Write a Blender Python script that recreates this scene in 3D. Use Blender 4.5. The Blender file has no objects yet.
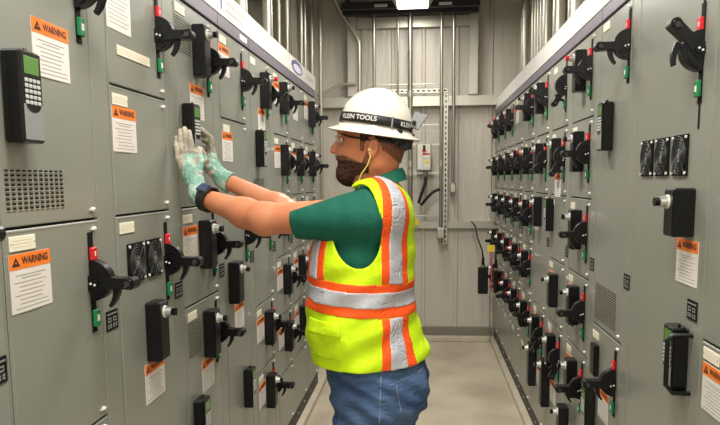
import bpy, math, random
import numpy as np
from mathutils import Vector, Matrix
random.seed(7)
R = math.radians
scene = bpy.context.scene
col = scene.collection

# ------------------------------------------------------------------ camera, world, lights, exposure
yaw, pitch, roll = -.0956, -.1198, -.0087
cy_, sy_, cp_, sp_ = math.cos(yaw), math.sin(yaw), math.cos(pitch), math.sin(pitch)
fw = Vector((sy_*cp_, cy_*cp_, sp_)); rt = Vector((cy_, -sy_, 0)); up = rt.cross(fw)
r2 = rt*math.cos(roll) + up*math.sin(roll); u2 = -rt*math.sin(roll) + up*math.cos(roll)
cam = bpy.data.cameras.new('camera'); camo = bpy.data.objects.new('camera', cam); col.objects.link(camo)
camo.matrix_world = Matrix(((r2.x, u2.x, -fw.x, 0), (r2.y, u2.y, -fw.y, 0), (r2.z, u2.z, -fw.z, 1.6), (0, 0, 0, 1)))
cam.sensor_width = 36; cam.lens = 686.0/720*36; cam.shift_x = .003; cam.shift_y = .0688
cam.clip_start = .02
scene.camera = camo

world = bpy.data.worlds.new('world'); scene.world = world; world.use_nodes = True
world.node_tree.nodes['Background'].inputs[0].default_value = (1, .97, .93, 1)
world.node_tree.nodes['Background'].inputs[1].default_value = .42

scene.view_settings.view_transform = 'Standard'
scene.view_settings.look = 'None'
scene.view_settings.exposure = 0.32
scene.view_settings.gamma = 1
scene.view_settings.use_curve_mapping = False
LAMP_W = 42
LAMPS = [(-.10, 5.95), (-.10, 3.55), (-.10, 1.15), (-.10, -1.25), (-.10, -3.4)]     # ceiling fixtures down the aisle
for i, (x, y) in enumerate(LAMPS):
    l = bpy.data.lights.new('aisle_light', 'AREA'); l.shape = 'RECTANGLE'; l.size = .26; l.size_y = 1.2
    l.energy = LAMP_W*(.35 if i == 0 else 1); l.color = (1, .965, .90)
    o = bpy.data.objects.new('aisle_light', l); o.location = (x, y, 3.145); col.objects.link(o)

# ------------------------------------------------------------------ materials
def srgb(*c):
    return tuple(((v/255)/12.92 if v/255 <= .04045 else ((v/255+.055)/1.055)**2.4) for v in c) + (1,)
MATS = {}
def mat(name, c, rough=.5, metal=0, spec=.5, bump=None, mottle=None, coat=0, alpha=None, trans=0, emit=None):
    m = bpy.data.materials.new(name); m.use_nodes = True; nt = m.node_tree; b = nt.nodes['Principled BSDF']
    c = srgb(*c); b.inputs['Base Color'].default_value = c
    b.inputs['Roughness'].default_value = rough; b.inputs['Metallic'].default_value = metal
    b.inputs['Specular IOR Level'].default_value = spec
    if coat: b.inputs['Coat Weight'].default_value = coat
    if trans: b.inputs['Transmission Weight'].default_value = trans
    if alpha is not None: b.inputs['Alpha'].default_value = alpha
    if emit: b.inputs['Emission Color'].default_value = srgb(*emit[0]); b.inputs['Emission Strength'].default_value = emit[1]
    if bump or mottle:
        tc = nt.nodes.new('ShaderNodeTexCoord'); mp = nt.nodes.new('ShaderNodeMapping'); nt.links.new(tc.outputs['Object'], mp.inputs[0])
    if bump:
        sc, st, stretch = bump
        mp.inputs['Scale'].default_value = stretch
        n = nt.nodes.new('ShaderNodeTexNoise'); n.inputs['Scale'].default_value = sc; n.inputs['Detail'].default_value = 4
        nt.links.new(mp.outputs[0], n.inputs['Vector'])
        bp = nt.nodes.new('ShaderNodeBump'); bp.inputs['Strength'].default_value = st; bp.inputs['Distance'].default_value = .02
        nt.links.new(n.outputs[0], bp.inputs['Height']); nt.links.new(bp.outputs[0], b.inputs['Normal'])
    if mottle:
        sc, c2, lo, hi = mottle
        n = nt.nodes.new('ShaderNodeTexNoise'); n.inputs['Scale'].default_value = sc; n.inputs['Detail'].default_value = 6
        nt.links.new(mp.outputs[0], n.inputs['Vector'])
        rp = nt.nodes.new('ShaderNodeValToRGB'); rp.color_ramp.elements[0].position = lo; rp.color_ramp.elements[1].position = hi
        rp.color_ramp.elements[0].color = c; rp.color_ramp.elements[1].color = srgb(*c2)
        nt.links.new(n.outputs[0], rp.inputs[0]); nt.links.new(rp.outputs[0], b.inputs['Base Color'])
    MATS[name] = m; return m
S1 = (1, 1, 1)
mat('paint', (131, 133, 123), .28, 0, .65, mottle=(2.5, (136, 137, 127), .3, .7))
mat('paint_dark', (46, 47, 43), .7)
mat('kick', (52, 46, 44), .55)
mat('cover', (206, 202, 198), .4)
mat('cover_band', (104, 97, 108), .4)
mat('emblem', (72, 70, 130), .5)
mat('emblem_pale', (205, 205, 222), .5)
mat('greytext', (176, 170, 160), .6)
mat('black', (12, 12, 13), .36, 0, .35)
mat('black_gloss', (8, 8, 9), .22, 0, .45)
mat('black_flat', (9, 9, 9), .8, 0, .2)
mat('red', (206, 26, 38), .4)
mat('green', (12, 118, 66), .4)
mat('white', (222, 220, 212), .5)
mat('label_white', (218, 212, 205), .55)
mat('orange', (240, 122, 36), .5)
mat('ink', (48, 34, 34), .6)
mat('faintink', (152, 149, 146), .6)
mat('plate', (232, 226, 205), .45)
mat('plateline', (205, 196, 168), .5)
mat('silver', (205, 205, 200), .28, .9)
mat('bezel', (150, 150, 150), .4, .3)
mat('wire', (84, 86, 85), .35, .8)
mat('screen', (84, 128, 58), .25, 0, .6)
mat('key', (178, 183, 178), .4)
mat('steel', (172, 168, 158), .3, .85)
mat('galv', (196, 192, 178), .34, .6)
mat('galv_dark', (136, 130, 116), .5, .4)
mat('beam_dark', (42, 42, 44), .6)
mat('wall', (200, 193, 180), .38, 0, .5, bump=(3.2, .8, (3.0, 3.0, .55)))
mat('wall_side', (190, 186, 174), .5, 0, .5, bump=(3.0, .4, (3.0, 3.0, .5)))
mat('ceiling', (95, 92, 88), .8)
mat('concrete', (202, 192, 170), .28, 0, .5, mottle=(2.2, (172, 160, 140), .38, .68))
mat('pad', (205, 196, 176), .5, mottle=(6, (190, 180, 160), .3, .7))
mat('lamp_glow', (255, 255, 255), .5, emit=((255, 250, 240), 5))
mat('lamp_body', (235, 235, 235), .4)
mat('yellow_tag', (232, 205, 60), .5)
mat('pink_tag', (190, 70, 90), .5)
# person
mat('skin', (204, 136, 98), .46, 0, .4, mottle=(9, (192, 118, 84), .35, .7))
MATS['skin'].node_tree.nodes['Principled BSDF'].inputs['Subsurface Weight'].default_value = .08
MATS['skin'].node_tree.nodes['Principled BSDF'].inputs['Subsurface Radius'].default_value = (.02, .008, .004)
mat('lips', (178, 98, 84), .5)
mat('hair', (76, 49, 37), .8, 0, .2, bump=(160, .8, S1))
mat('hair_fade', (122, 82, 62), .8, 0, .2, bump=(200, .5, S1))
mat('hat', (226, 219, 204), .22, 0, .5, coat=.3)
mat('strap', (22, 22, 24), .6)
mat('shirt', (22, 90, 74), .8, 0, .25, bump=(26, .35, S1))
mat('collar', (28, 100, 82), .8, 0, .25)
mat('vest', (206, 242, 20), .7, 0, .3, bump=(14, .5, S1))
mat('trim', (255, 92, 30), .6, 0, .3, bump=(14, .3, S1))
mat('reflective', (196, 197, 204), .4, .15, .5, bump=(10, .5, S1))
mat('binding', (226, 240, 90), .6)
mat('denim', (52, 72, 104), .85, 0, .2, bump=(11, 1.0, (1, 1, 2.2)), mottle=(9, (84, 108, 142), .3, .72))
mat('seam', (128, 138, 150), .8)
mat('boot', (92, 66, 44), .7)
mat('glove_green', (118, 158, 142), .75, 0, .3, bump=(60, .5, S1), mottle=(22, (186, 204, 188), .42, .62))
mat('glove_grey', (150, 142, 128), .75, 0, .3, bump=(60, .5, S1), mottle=(26, (190, 180, 160), .4, .62))
mat('eye_white', (225, 220, 210), .3)
mat('iris', (50, 36, 28), .3)
mat('lens', (235, 238, 240), .05, 0, .5, trans=1, alpha=.35)
mat('cord', (228, 196, 110), .5)
mat('watch', (52, 66, 92), .35)
M = MATS

# ------------------------------------------------------------------ mesh helpers
class MB:
    def __init__(s): s.v = []; s.f = []; s.m = []; s.mats = []; s.smooth = []
    def mi(s, m):
        if m not in s.mats: s.mats.append(m)
        return s.mats.index(m)
    def add(s, vs, fs, m, smooth=False):
        b = len(s.v); s.v += [tuple(v) for v in vs]; k = s.mi(m)
        for f in fs: s.f.append([b+i for i in f]); s.m.append(k); s.smooth.append(smooth)
    def box(s, x0, x1, y0, y1, z0, z1, m, ch=0.0, rot=None):
        if x1 < x0: x0, x1 = x1, x0
        if ch <= 0:
            vs = [(x, y, z) for z in (z0, z1) for x, y in ((x0, y0), (x1, y0), (x1, y1), (x0, y1))]
            fs = [(0, 3, 2, 1), (4, 5, 6, 7), (0, 1, 5, 4), (1, 2, 6, 5), (2, 3, 7, 6), (3, 0, 4, 7)]
        else:   # chamfered in all edges: 24 verts via hull
            pts = []
            for sx, sy, sz in [(a, b, c) for a in (0, 1) for b in (0, 1) for c in (0, 1)]:
                X = (x0, x1)[sx]; Y = (y0, y1)[sy]; Z = (z0, z1)[sz]; dx = ch*(1-2*sx); dy = ch*(1-2*sy); dz = ch*(1-2*sz)
                pts += [(X, Y+dy, Z+dz), (X+dx, Y, Z+dz), (X+dx, Y+dy, Z)]
            def idx(a, b, c, k): return (a*4+b*2+c)*3+k
            fs = []
            for k in range(3):
                for e in (0, 1):
                    q = []
                    for (p, r) in ((0, 0), (1, 0), (1, 1), (0, 1)):
                        t = [p, r]; t.insert(k, e); q.append(idx(*t, k))
                    if e == (0 if k != 1 else 1): q.reverse()
                    fs.append(q)
            for k in range(3):      # edges parallel to axis k
                o1, o2 = [j for j in range(3) if j != k]
                for p in (0, 1):
                    for r in (0, 1):
                        t0 = [0, 0, 0]; t0[o1] = p; t0[o2] = r; t1 = list(t0); t1[k] = 1
                        fs.append([idx(*t0, o1), idx(*t1, o1), idx(*t1, o2), idx(*t0, o2)])
            for a in (0, 1):
                for b in (0, 1):
                    for c in (0, 1): fs.append([idx(a, b, c, 0), idx(a, b, c, 1), idx(a, b, c, 2)])
            vs = pts
        if rot: vs = [tuple(rot @ Vector(v)) for v in vs]
        s.add(vs, fs, m)
    def prism(s, poly, axis, a, b, m, smooth=False):       # poly in the two other axes (cyclic order)
        n = len(poly)
        def mk(p, t): return {'x': (t, p[0], p[1]), 'y': (p[0], t, p[1]), 'z': (p[0], p[1], t)}[axis]
        vs = [mk(p, a) for p in poly] + [mk(p, b) for p in poly]
        s.add(vs, [list(range(n))[::-1], list(range(n, 2*n))], m)
        s.add(vs, [(i, (i+1) % n, n+(i+1) % n, n+i) for i in range(n)], m, smooth)
    def cyl(s, p0, p1, r0, r1=None, m='black', n=16, caps=True):
        r1 = r0 if r1 is None else r1
        p0 = Vector(p0); p1 = Vector(p1); d = (p1-p0).normalized(); a = d.orthogonal().normalized(); b = d.cross(a)
        vs = []
        for p, r in ((p0, r0), (p1, r1)):
            for i in range(n):
                t = 2*math.pi*i/n; vs.append(p + (a*math.cos(t)+b*math.sin(t))*r)
        s.add(vs, [(i, (i+1) % n, n+(i+1) % n, n+i) for i in range(n)], m, True)
        if caps: s.add(vs, [list(range(n))[::-1], list(range(n, 2*n))], m)
    def tube(s, pts, r, m, n=10, closed=False):
        pts = [Vector(p) for p in pts]; N = len(pts); vs = []
        prev = None
        rr = r if isinstance(r, (list, tuple)) else [r]*N
        for i, p in enumerate(pts):
            if closed: d = pts[(i+1) % N]-pts[i-1]
            else: d = pts[min(i+1, N-1)]-pts[max(i-1, 0)]
            d.normalize()
            a = d.orthogonal().normalized() if prev is None else (prev - d*prev.dot(d)).normalized()
            prev = a; b = d.cross(a)
            for k in range(n):
                t = 2*math.pi*k/n; vs.append(p+(a*math.cos(t)+b*math.sin(t))*rr[i])
        fs = []
        for i in range(N if closed else N-1):
            j = (i+1) % N
            for k in range(n): fs.append((i*n+k, i*n+(k+1) % n, j*n+(k+1) % n, j*n+k))
        s.add(vs, fs, m, True)
        if not closed: s.add(vs, [list(range(n))[::-1], list(range((N-1)*n, N*n))], m)
    def text(s, txt, size, fn, m, bold=.0):                 # fn maps (u, v) -> xyz
        for vs, fs in [text_geo(txt, size, bold)]: s.add([fn(*v) for v in vs], fs, m)
    def mesh(s, name):
        me = bpy.data.meshes.new(name); me.from_pydata(s.v, [], s.f)
        for k in s.mats: me.materials.append(M[k])
        me.polygons.foreach_set('material_index', s.m); me.polygons.foreach_set('use_smooth', s.smooth)
        me.validate(); me.update(); return me
    def build(s, name, parent=None, origin=None):
        if origin: s.v = [(x-origin[0], y-origin[1], z-origin[2]) for x, y, z in s.v]
        o = obj(name, s.mesh(name), parent)
        if origin: o.location = origin
        return o
TG = {}
def text_geo(txt, size, bold):
    k = (txt, size, bold)
    if k not in TG:
        cu = bpy.data.curves.new('t', 'FONT'); cu.body = txt; cu.size = size; cu.align_x = 'CENTER'; cu.align_y = 'CENTER'
        cu.offset = bold*size; cu.resolution_u = 3
        o = bpy.data.objects.new('t', cu); col.objects.link(o); bpy.context.view_layer.update()
        me = bpy.data.meshes.new_from_object(o.evaluated_get(bpy.context.evaluated_depsgraph_get()))
        TG[k] = ([(v.co.x, v.co.y) for v in me.vertices], [list(p.vertices) for p in me.polygons])
        bpy.data.objects.remove(o); bpy.data.curves.remove(cu); bpy.data.meshes.remove(me)
    return TG[k]
def obj(name, me, parent=None, loc=None):
    o = bpy.data.objects.new(name, me); col.objects.link(o)
    if parent: o.parent = parent
    if loc: o.location = loc
    return o
def empty(name, loc, rz=0):
    o = bpy.data.objects.new(name, None); o.location = loc; o.rotation_euler = (0, 0, rz); o.empty_display_size = .1; col.objects.link(o); return o
def tag(o, label=None, cat=None, group=None, kind=None):
    for k, v in (('label', label), ('category', cat), ('group', group), ('kind', kind)):
        if v: o[k] = v
    return o
def struct(o): return tag(o, kind='structure')

# ------------------------------------------------------------------ room shell
XL, XR, YB = -.817, .7055, 7.0
m = MB(); m.box(-1.55, 1.45, -4.5, YB, -.15, -.05, 'concrete'); struct(m.build('floor'))
m = MB(); m.box(-1.45, XL+.03, -1.5, YB, -.05, 0, 'pad', .006); struct(m.build('trim_1'))
m = MB(); m.box(XR-.03, 1.35, -1.5, YB, -.05, 0, 'pad', .006); struct(m.build('trim_2'))
m = MB(); m.box(XL+.031, XR-.031, 6.9, YB, -.05, 0, 'pad', .006); struct(m.build('trim_3'))
m = MB(); m.box(XL+.05, XR-.001, 6.975, YB, .0, .09, 'galv_dark', .004); struct(m.build('baseboard_back'))
def rib_wall(x0, x1, ribs, mt, axis='x'):
    m = MB(); m.box(x0, x1, YB, YB+.08, -.05, 4.0, mt)
    for x in ribs: m.prism([(x-.022, YB), (x+.022, YB), (x+.012, YB-.014), (x-.012, YB-.014)], 'z', .09, 3.95, mt)
    return m
struct(rib_wall(-1.55, 1.45, [-1.18, -.60, -.30, 0.0, .33, .66, .95], 'wall').build('wall_back'))
m = MB(); m.box(-1.55, -1.45, -4.5, YB, -.05, 4.0, 'wall_side'); struct(m.build('wall_left'))
m = MB(); m.box(1.35, 1.45, -4.5, YB, -.05, 4.0, 'wall_side'); struct(m.build('wall_right'))
m = MB(); m.box(-1.55, 1.45, -4.5, YB+.08, 4.0, 4.1, 'ceiling'); struct(m.build('ceiling'))
m = MB(); m.box(-1.45, 1.35, 6.9, YB-.001, 2.325, 2.405, 'galv'); m.box(-1.45, 1.35, 6.895, 6.905, 2.31, 2.34, 'galv')
struct(m.build('trim_4'))
m = MB(); m.box(-.80, .70, 6.93, YB-.001, 1.105, 1.175, 'galv'); struct(m.build('trim_5'))
m = MB(); m.box(-.655, .445, 6.93, YB-.001, 3.07, 3.17, 'galv'); struct(m.build('trim_6'))

def column(x0, x1, label):
    t = empty('steel_column', ((x0+x1)/2, 6.93, 2.406)); w = (x1-x0)/2
    m = MB(); m.box(-w, w, -.04, -.03, 0, 1.55, 'galv'); m.box(-.006, .006, -.0299, .0599, 0, 1.55, 'galv_dark'); m.box(-w, w, .06, .069, 0, 1.55, 'galv'); m.build('column_profile', t)
    m = MB(); m.box(-w-.012, w+.012, -.042, .069, 0, .012, 'galv_dark'); m.build('base_plate', t)
    tag(t, label, 'column')
column(-.745, -.660, 'pale steel column rising from the girt, left one by the bent conduit')
column(.446, .522, 'pale steel column rising from the girt, right one near the big pipes')
# dark support rack under the ceiling at the back
t = empty('ceiling_rack', (-.1, 6.4, 3.175))
m = MB(); m.box(-.68, .62, .42, .50, 0, .12, 'beam_dark'); m.box(-.68, .62, .27, .33, .02, .08, 'beam_dark'); m.build('cross_beam', t)
for k, x in enumerate((-.62, .56)):
    m = MB(); m.box(x-.02, x+.02, -.5, .419, .081, .12, 'beam_dark'); m.build('rail', t)
m = MB()
for x in (-.62, .56): m.cyl((x, .03, .12), (x, .03, .809), .008, m='steel')
m.build('hanger_rod', t)
for x0, x1 in ((-.36, -.24), (.24, .36)):
    m = MB(); m.box(x0, x1, .24, .269, .03, .05, 'white'); m.build('white_clip', t)
tag(t, 'dark steel rack hung under the ceiling before the back wall', 'rack')

# ------------------------------------------------------------------ light fixtures
for i, (x, y) in enumerate(LAMPS):
    t = empty('ceiling_light', (x, y, 3.15))
    m = MB(); m.prism([(-.14, .012), (.14, .012), (.09, .07), (-.09, .07)], 'y', -.62, .62, 'lamp_body'); m.build('housing', t)
    m = MB(); m.box(-.135, .135, -.6, .6, 0.001, .0115, 'lamp_glow'); m.build('diffuser', t)
    m = MB()
    for s in (-1, 1): m.prism([(s*.141, .0), (s*.19, .08), (s*.147, .09)], 'y', -.6, .6, 'lamp_body')  # white wings modelled as the lamp's glare, not a part of the fixture
    m.build('glare_wing', t)
    m = MB()
    for yy in (-.5, .5): m.cyl((0, yy, .07), (0, yy, .849), .004, m='steel', n=8)
    m.build('suspension_rod', t)
    tag(t, 'long white suspended ceiling light, the glowing one above the end of the aisle' if i == 0 else
        ['', 'white suspended ceiling light just outside the picture above the worker', 'white suspended ceiling light overhead, next to the viewer', 'white suspended ceiling light just behind the viewer', 'rearmost white suspended ceiling light, far behind the viewer'][i], 'light')

# ------------------------------------------------------------------ motor control centre parts (front faces -y, x runs along the wall)
CACHE = {}
def cached(key, fn):
    if key not in CACHE: CACHE[key] = fn()
    return CACHE[key]

def g_door(w, h):
    def f():
        m = MB(); m.box(0, w, 0, .014, 0, h, 'paint', .0022)
        m.box(0.004, w-.004, -.0006, 0, h-.006, h-.003, 'paint'); return m.mesh('unit_door')
    return cached(('door', round(w, 3), round(h, 3)), f)
def g_label():
    def f():
        m = MB(); W, H, O = .15, .120, .031
        m.box(0, W, -.0012, 0, 0, H, 'label_white')
        m.box(0, W, -.0018, -.0012, H-O, H, 'orange')
        m.prism([(.008, H-O+.006), (.036, H-O+.006), (.022, H-.006)], 'y', -.0022, -.0018, 'ink')
        m.prism([(.020, H-O+.012), (.024, H-O+.012), (.024, H-.016), (.020, H-.016)], 'y', -.0025, -.0022, 'orange')
        m.text('WARNING', .0215, lambda u, v: (.0915+u*.92, -.0023, H-O/2+v), 'ink', .03)
        rr = random.Random(3); z = H-O-.012
        m.box(.02, .13, -.0015, -.0012, z-.002, z, 'faintink'); z -= .006
        m.box(.04, .11, -.0015, -.0012, z-.002, z, 'faintink')
        for k in range(8):
            z -= .0088; x0 = .03 if k % 3 else .014
            m.box(x0, W-.012-rr.random()*.04, -.0015, -.0012, z-.0018, z, 'faintink')
        return m.mesh('warning_label')
    return cached('label', f)
def g_plainlabel():
    def f():
        m = MB(); m.box(0, .15, -.0012, 0, 0, .15, 'label_white')
        for k in range(12): m.box(.012, .138-(k*37 % 5)*.006, -.0015, -.0012, .135-k*.0108, .137-k*.0108, 'faintink')
        return m.mesh('instruction_label')
    return cached('plabel', f)
def g_plate(w=.092, h=.03, nm='name_plate'):
    def f():
        m = MB(); m.box(0, w, -.0025, 0, 0, h, 'plate', .0006)
        for k in range(3): m.box(.012, w-.012, -.0028, -.0025, h*(.25+.22*k), h*(.25+.22*k)+.0012, 'plateline')
        for x in (.005, w-.005): m.cyl((x, -.0035, h/2), (x, -.0025, h/2), .002, m='silver', n=8)
        return m.mesh(nm)
    return cached(('plate', w, h), f)
def g_tag():
    def f():
        m = MB(); m.box(0, .066, -.002, 0, 0, .052, 'black_flat')
        m.box(.004, .062, -.0023, -.002, .041, .045, 'bezel'); 
        for (a, b, c, d) in ((.008, .026, .022, .034), (.036, .056, .022, .034), (.006, .014, .006, .017), (.019, .027, .006, .017), (.036, .044, .006, .017), (.050, .058, .006, .017)):
            m.box(a, b, -.0023, -.002, c, d, 'bezel'); m.box(a+.003, b-.003, -.0026, -.0023, c+.004, d-.0035, 'black_flat')
        return m.mesh('marker_plate')
    return cached('tag', f)
def g_latch():
    def f():
        m = MB(); m.cyl((0, -.008, 0), (0, 0, 0), .0048, .0062, 'white', 12)
        m.box(-.0045, .0045, -.0095, -.008, -.0012, .0012, 'silver'); m.box(-.016, -.003, -.0035, -.0005, -.0022, .0022, 'white'); 
        return m.mesh('latch')
    return cached('latch', f)
def g_slot():
    def f():
        m = MB(); m.box(-.012, .012, -.003, 0, -.125, .125, 'black_flat', .001)
        n = 20; r = .051; pts = [(0.0, r)] + [(-r*math.sin(math.pi*i/n)*1.02-.001, r*math.cos(math.pi*i/n)) for i in range(1, n)] + [(0.0, -r)]
        m.prism([(p[0]-.003, p[1]+.006) for p in pts], 'x', -.015, .013, 'black', True)
        for rr, a0, a1 in ((.041, 20, 80), (.031, 20, 80), (.041, 110, 160)):      # raised ribs on both faces
            for xs in (-.0165, .0145):
                q = [(-rr*math.sin(R(a0+(a1-a0)*i/8))-.002, rr*math.cos(R(a0+(a1-a0)*i/8))) for i in range(9)]
                q2 = [(-(rr-.004)*math.sin(R(a0+(a1-a0)*i/8))-.002, (rr-.004)*math.cos(R(a0+(a1-a0)*i/8))) for i in range(9)][::-1]
                m.prism(q+q2, 'x', xs-.0015, xs+.0015, 'black_gloss')
        return m.mesh('disconnect_handle')
    return cached('slot', f)
def rot2(p, a): c, s = math.cos(a), math.sin(a); return (p[0]*c-p[1]*s, p[0]*s+p[1]*c)
def g_lever():
    def f():     # points along -y; rotated about x by the object
        m = MB(); L = .098
        poly = [(.006, .019), (-.02, .021), (-.06, .014), (-L+.012, .0135)] + \
               [(-L-.016*math.sin(R(t))+.012*0, .016*math.cos(R(t))) for t in range(20, 161, 20)] + [(-L+.012, -.0135), (-.06, -.012), (-.02, -.018), (.006, -.019)]
        m.prism(poly, 'x', -.021, .017, 'black', False)
        for xs in (-.0225, .0185):
            m.cyl((xs-.0015, -L+.002, 0), (xs+.0015, -L+.002, 0), .0075, m='paint_dark', n=14)
            ring = [(xs, -L+.002+.011*math.cos(2*math.pi*i/16), .011*math.sin(2*math.pi*i/16)) for i in range(16)]
            m.tube(ring, .0022, 'black_gloss', 6, True)
        for s in (-.024, .020):
            m.cyl((s-.002, -.012, 0), (s+.002, -.012, 0), .013, m='black_gloss', n=16)
            for q in (-.004, .006): m.cyl((s-.0035, -.012+q, -.001+q*.3), (s+.0035, -.012+q, -.001+q*.3), .0030, m='white', n=8)
        return m.mesh('lever')
    return cached('lever', f)
def g_hook():
    def f():
        m = MB(); out = []; inn = []
        for i in range(11):
            a = R(-4-50*i/10); r1 = .070+.006*(i/10); th = .019*(1-.62*(i/10)**1.1)
            out.append((-r1*math.cos(a), r1*math.sin(a))); inn.append((-(r1-th)*math.cos(a), (r1-th)*math.sin(a)))
        m.prism(out+inn[::-1], 'x', -.009, .009, 'black', False); return m.mesh('hook')
    return cached('hook', f)
def g_flag(c, h):
    def f():
        m = MB(); m.box(-.0135, .0125, -.013, -.0032, -h/2, h/2, c, .002); 
        if c == 'green': m.box(-.006, .006, -.0134, -.013, -.008, .008, 'white')
        else: m.box(-.003, .003, -.0134, -.013, -.006, .006, 'white')
        return m.mesh(c+'_flag')
    return cached(('flag', c, h), f)
def g_box(w, h, d):
    def f():
        m = MB(); m.box(0, w, -d, 0, 0, h, 'black', .004); m.box(.006, w-.006, -d-.0015, -d, .006, h-.006, 'black', .001)
        return m.mesh('control_station')
    return cached(('box', w, h, d), f)
def g_button(c):
    def f():
        m = MB(); m.cyl((0, 0, 0), (0, -.004, 0), .019, m='white', n=18); m.cyl((0, -.004, 0), (0, -.022, 0), .0155, .0140, 'silver', 18)
        m.cyl((0, -.022, 0), (0, -.036, 0), .0105, .012, c, 16); return m.mesh('push_button')
    return cached(('btn', c), f)
def g_keypad():
    def f():
        m = MB(); W, H, D = .078, .180, .042
        m.box(0, W, -D, 0, 0, H, 'black_gloss', .005)
        m.box(.006, W-.006, -D-.0012, -D, .006, .075, 'bezel', .0005)
        n = 12; m.prism([(W/2-.026*math.cos(math.pi*i/n), .076-.016*math.sin(math.pi*i/n)) for i in range(n+1)], 'y', -D-.002, -D-.0012, 'black_gloss')
        m.cyl((.054, -.02, H), (.058, -.02, H+.007), .004, m='black', n=8)
        m.text('PowerFlex', .006, lambda u, v: (.03+u, -D-.0014, .066+v), 'ink')
        return m.mesh('keypad')
    return cached('keypad', f)
def g_kscreen():
    def f():
        m = MB(); m.box(.013, .065, -.0432, -.0422, .134, .168, 'screen', .0003); return m.mesh('screen')
    return cached('kscreen', f)
def g_keys():
    def f():
        m = MB()
        for r_ in range(5):
            for c_ in range(4): m.box(.012+c_*.0142, .023+c_*.0142, -.0445, -.0422, .118-r_*.0108, .1255-r_*.0108, 'key', .001)
        return m.mesh('key_buttons')
    return cached('keys', f)
def g_guard():
    def f():
        m = MB()
        for x in (.012,):
            m.tube([(x+.085, 0, .165), (x+.085, -.050, .165), (x+.082, -.062, .15), (x+.082, -.062, .03), (x+.085, -.045, .008), (x+.085, 0, .008)], .0065, 'black', 8)
        return m.mesh('guard_bar')
    return cached('guard', f)
def g_fan():
    def f():
        m = MB(); W = .112; c = W/2
        m.box(0, W, -.005, 0, 0, W, 'black_flat', .001)
        for r_ in (.012, .020, .028, .036, .044, .051):
            m.tube([(c+r_*math.cos(t*math.pi/12), -.0085, c+r_*math.sin(t*math.pi/12)) for t in range(24)], .0011, 'wire', 5, True)
        for k in range(4):
            a = R(45+90*k); m.cyl((c+.008*math.cos(a), -.008, c+.008*math.sin(a)), (c+.066*math.cos(a), -.008, c+.066*math.sin(a)), .0013, m='wire', n=6)
            m.cyl((c+.068*math.cos(a), -.009, c+.068*math.sin(a)), (c+.068*math.cos(a), -.005, c+.068*math.sin(a)), .004, m='white', n=10)
        m.cyl((c, -.0075, c), (c, -.0052, c), .018, m='bezel', n=20)
        for k in range(7):     # blades, seen between the rings
            a = 2*math.pi*k/7; p = []
            for rr, dd in ((.019, -.15), (.048, .1), (.050, .42), (.019, .35)): p.append((c+rr*math.cos(a+dd), c+rr*math.sin(a+dd)))
            m.prism(p, 'y', -.0068, -.0052, 'paint_dark')
        return m.mesh('fan_grille')
    return cached('fan', f)
def g_vent(w, h):
    def f():
        m = MB(); nx = int(w/.019); nz = int(h/.0088)
        for i in range(nx):
            for j in range(nz):
                x = (i+.5)*w/nx; z = (j+.5)*h/nz
                m.box(x-.0062, x+.0062, -.0006, 0, z-.0019, z+.0023, 'black_flat'); m.box(x-.0066, x+.0066, -.0018, 0, z-.0036, z-.0020, 'galv')
        return m.mesh('vent_grille')
    return cached(('vent', round(w, 3), round(h, 3)), f)

def add_handle(t, x, z, ang=0):
    h = obj('disconnect_handle', g_slot(), t, (x, 0, z))
    lv = obj('lever', g_lever(), h, (0, -.004, 0)); lv.rotation_euler = (-R(ang), 0, 0)
    k = obj('hook', g_hook(), h, (0, -.004, 0)); k.rotation_euler = (-R(ang*.62), 0, 0)
    obj('red_flag', g_flag('red', .032), h, (0, 0, .072)); obj('green_flag', g_flag('green', .042), h, (0, 0, -.088))
    return h
def add_box(t, x, z0, w=.075, h=.178, d=.045, btn='black_gloss', bx=.5, bz=None):
    b = obj('control_station', g_box(w, h, d), t, (x, 0, z0))
    if btn: obj('push_button', g_button(btn), b, (w*bx, -d-.0015, h-.032 if bz is None else bz))
    return b
def add_keypad(t, x, z, guard=False):
    k = obj('keypad', g_keypad(), t, (x, 0, z)); obj('screen', g_kscreen(), k); obj('key_buttons', g_keys(), k)
    if guard: obj('guard_bar', g_guard(), k)
    return k

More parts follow.
